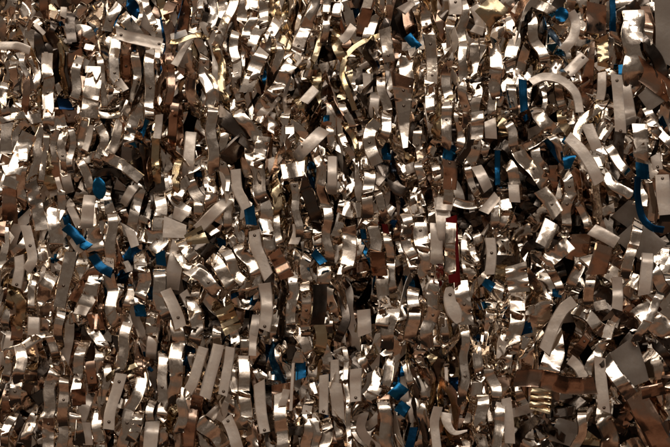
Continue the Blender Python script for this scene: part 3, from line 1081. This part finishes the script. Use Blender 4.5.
# ------------------------------------------------------------------ light
w = bpy.data.worlds.new('World'); S.world = w; w.use_nodes = True
nt = w.node_tree; N = nt.nodes; L = nt.links
bg = N['Background']
tc = N.new('ShaderNodeTexCoord'); sp = N.new('ShaderNodeSeparateXYZ'); L.new(tc.outputs['Generated'], sp.inputs[0])
nz = N.new('ShaderNodeTexNoise'); nz.inputs['Scale'].default_value = 4.0; nz.inputs['Detail'].default_value = 3
L.new(tc.outputs['Generated'], nz.inputs['Vector'])
ad = N.new('ShaderNodeMath'); ad.operation = 'MULTIPLY_ADD'; ad.inputs[1].default_value = 0.5; ad.inputs[2].default_value = 0.21
L.new(sp.outputs['Z'], ad.inputs[0])
a2 = N.new('ShaderNodeMath'); a2.operation = 'MULTIPLY_ADD'; a2.inputs[1].default_value = 0.30
L.new(nz.outputs[0], a2.inputs[0]); L.new(ad.outputs[0], a2.inputs[2])
rp = N.new('ShaderNodeValToRGB'); e = rp.color_ramp.elements
# 0.36 is about the horizon, every 0.25 is 30 degrees
stops = [(0.0,(0.012,0.008,0.006)),(0.10,(0.05,0.024,0.014)),(0.20,(0.175,0.094,0.056)),(0.27,(0.14,0.080,0.052)),(0.33,(0.085,0.064,0.049)),(0.40,(0.115,0.092,0.074)),(0.45,(0.075,0.058,0.046)),(0.53,(0.24,0.20,0.17)),(0.57,(0.48,0.41,0.35)),(0.64,(1.1,0.96,0.83)),(0.74,(0.5,0.43,0.37)),(0.9,(0.22,0.18,0.155))]
e[0].position, e[0].color = stops[0][0], (*stops[0][1],1); e[1].position, e[1].color = stops[-1][0], (*stops[-1][1],1)
for p,c in stops[1:-1]:
    q = e.new(p); q.color = (*c,1)
L.new(a2.outputs[0], rp.inputs[0]); 
# the right-hand side of the surroundings is unlit
rx = N.new('ShaderNodeMapRange'); rx.inputs[1].default_value = 0.45; rx.inputs[2].default_value = 0.95; rx.inputs[3].default_value = 1; rx.inputs[4].default_value = 0.25
L.new(sp.outputs['X'], rx.inputs[0])
mx = N.new('ShaderNodeMix'); mx.data_type='RGBA'; mx.blend_type='MULTIPLY'; mx.inputs[0].default_value = 1
L.new(rp.outputs[0], mx.inputs[6]); L.new(rx.outputs[0], mx.inputs[7])
L.new(mx.outputs[2], bg.inputs['Color']); bg.inputs['Strength'].default_value = 1.0

from mathutils import Vector
def lamp(name, el, az, dist, sx, sy, rad, col):
    l = bpy.data.lights.new(name,'AREA'); l.shape='RECTANGLE'; l.size=sx; l.size_y=sy
    l.energy = rad*math.pi*sx*sy; l.color = col
    o = link(bpy.data.objects.new(name,l))
    e_, a_ = math.radians(el), math.radians(az)
    p = Vector((dist*math.cos(e_)*math.sin(a_), -dist*math.cos(e_)*math.cos(a_), dist*math.sin(e_)))
    o.location = p; o.rotation_euler = (-p).to_track_quat('-Z','Y').to_euler()
lamp('ceiling_lamp', 45, -6, 2.4, 2.6, 1.15, 1.35, (1.0,0.93,0.84))
lamp('side_lamp', 24, -52, 2.4, 0.5, 0.5, 4.0, (1.0,0.80,0.55))
lamp('far_lamp', 33, 40, 2.6, 0.35, 0.35, 6.0, (1.0,0.92,0.85))
lamp('low_lamp', -38, 48, 2.6, 0.25, 0.25, 4.0, (1.0,0.88,0.75))

# ------------------------------------------------------------------ camera
cam = bpy.data.cameras.new('camera'); co = link(bpy.data.objects.new('camera',cam)); S.camera = co
D = 2.6; co.location = (0,-D-0.024,0); co.rotation_euler = (math.radians(90),0,0)
cam.sensor_width = 36; cam.lens = 36*D/(W*MM); cam.clip_end = 50; cam.clip_start = 0.05

S.render.engine = 'CYCLES'
S.render.resolution_x, S.render.resolution_y = 1024, 683
c = S.cycles; c.max_bounces = 8; c.glossy_bounces = 6; c.diffuse_bounces = 3; c.sample_clamp_indirect = 8
S.view_settings.view_transform = 'Standard'; S.view_settings.look = 'None'; S.view_settings.exposure = 0.22; S.view_settings.gamma = 1
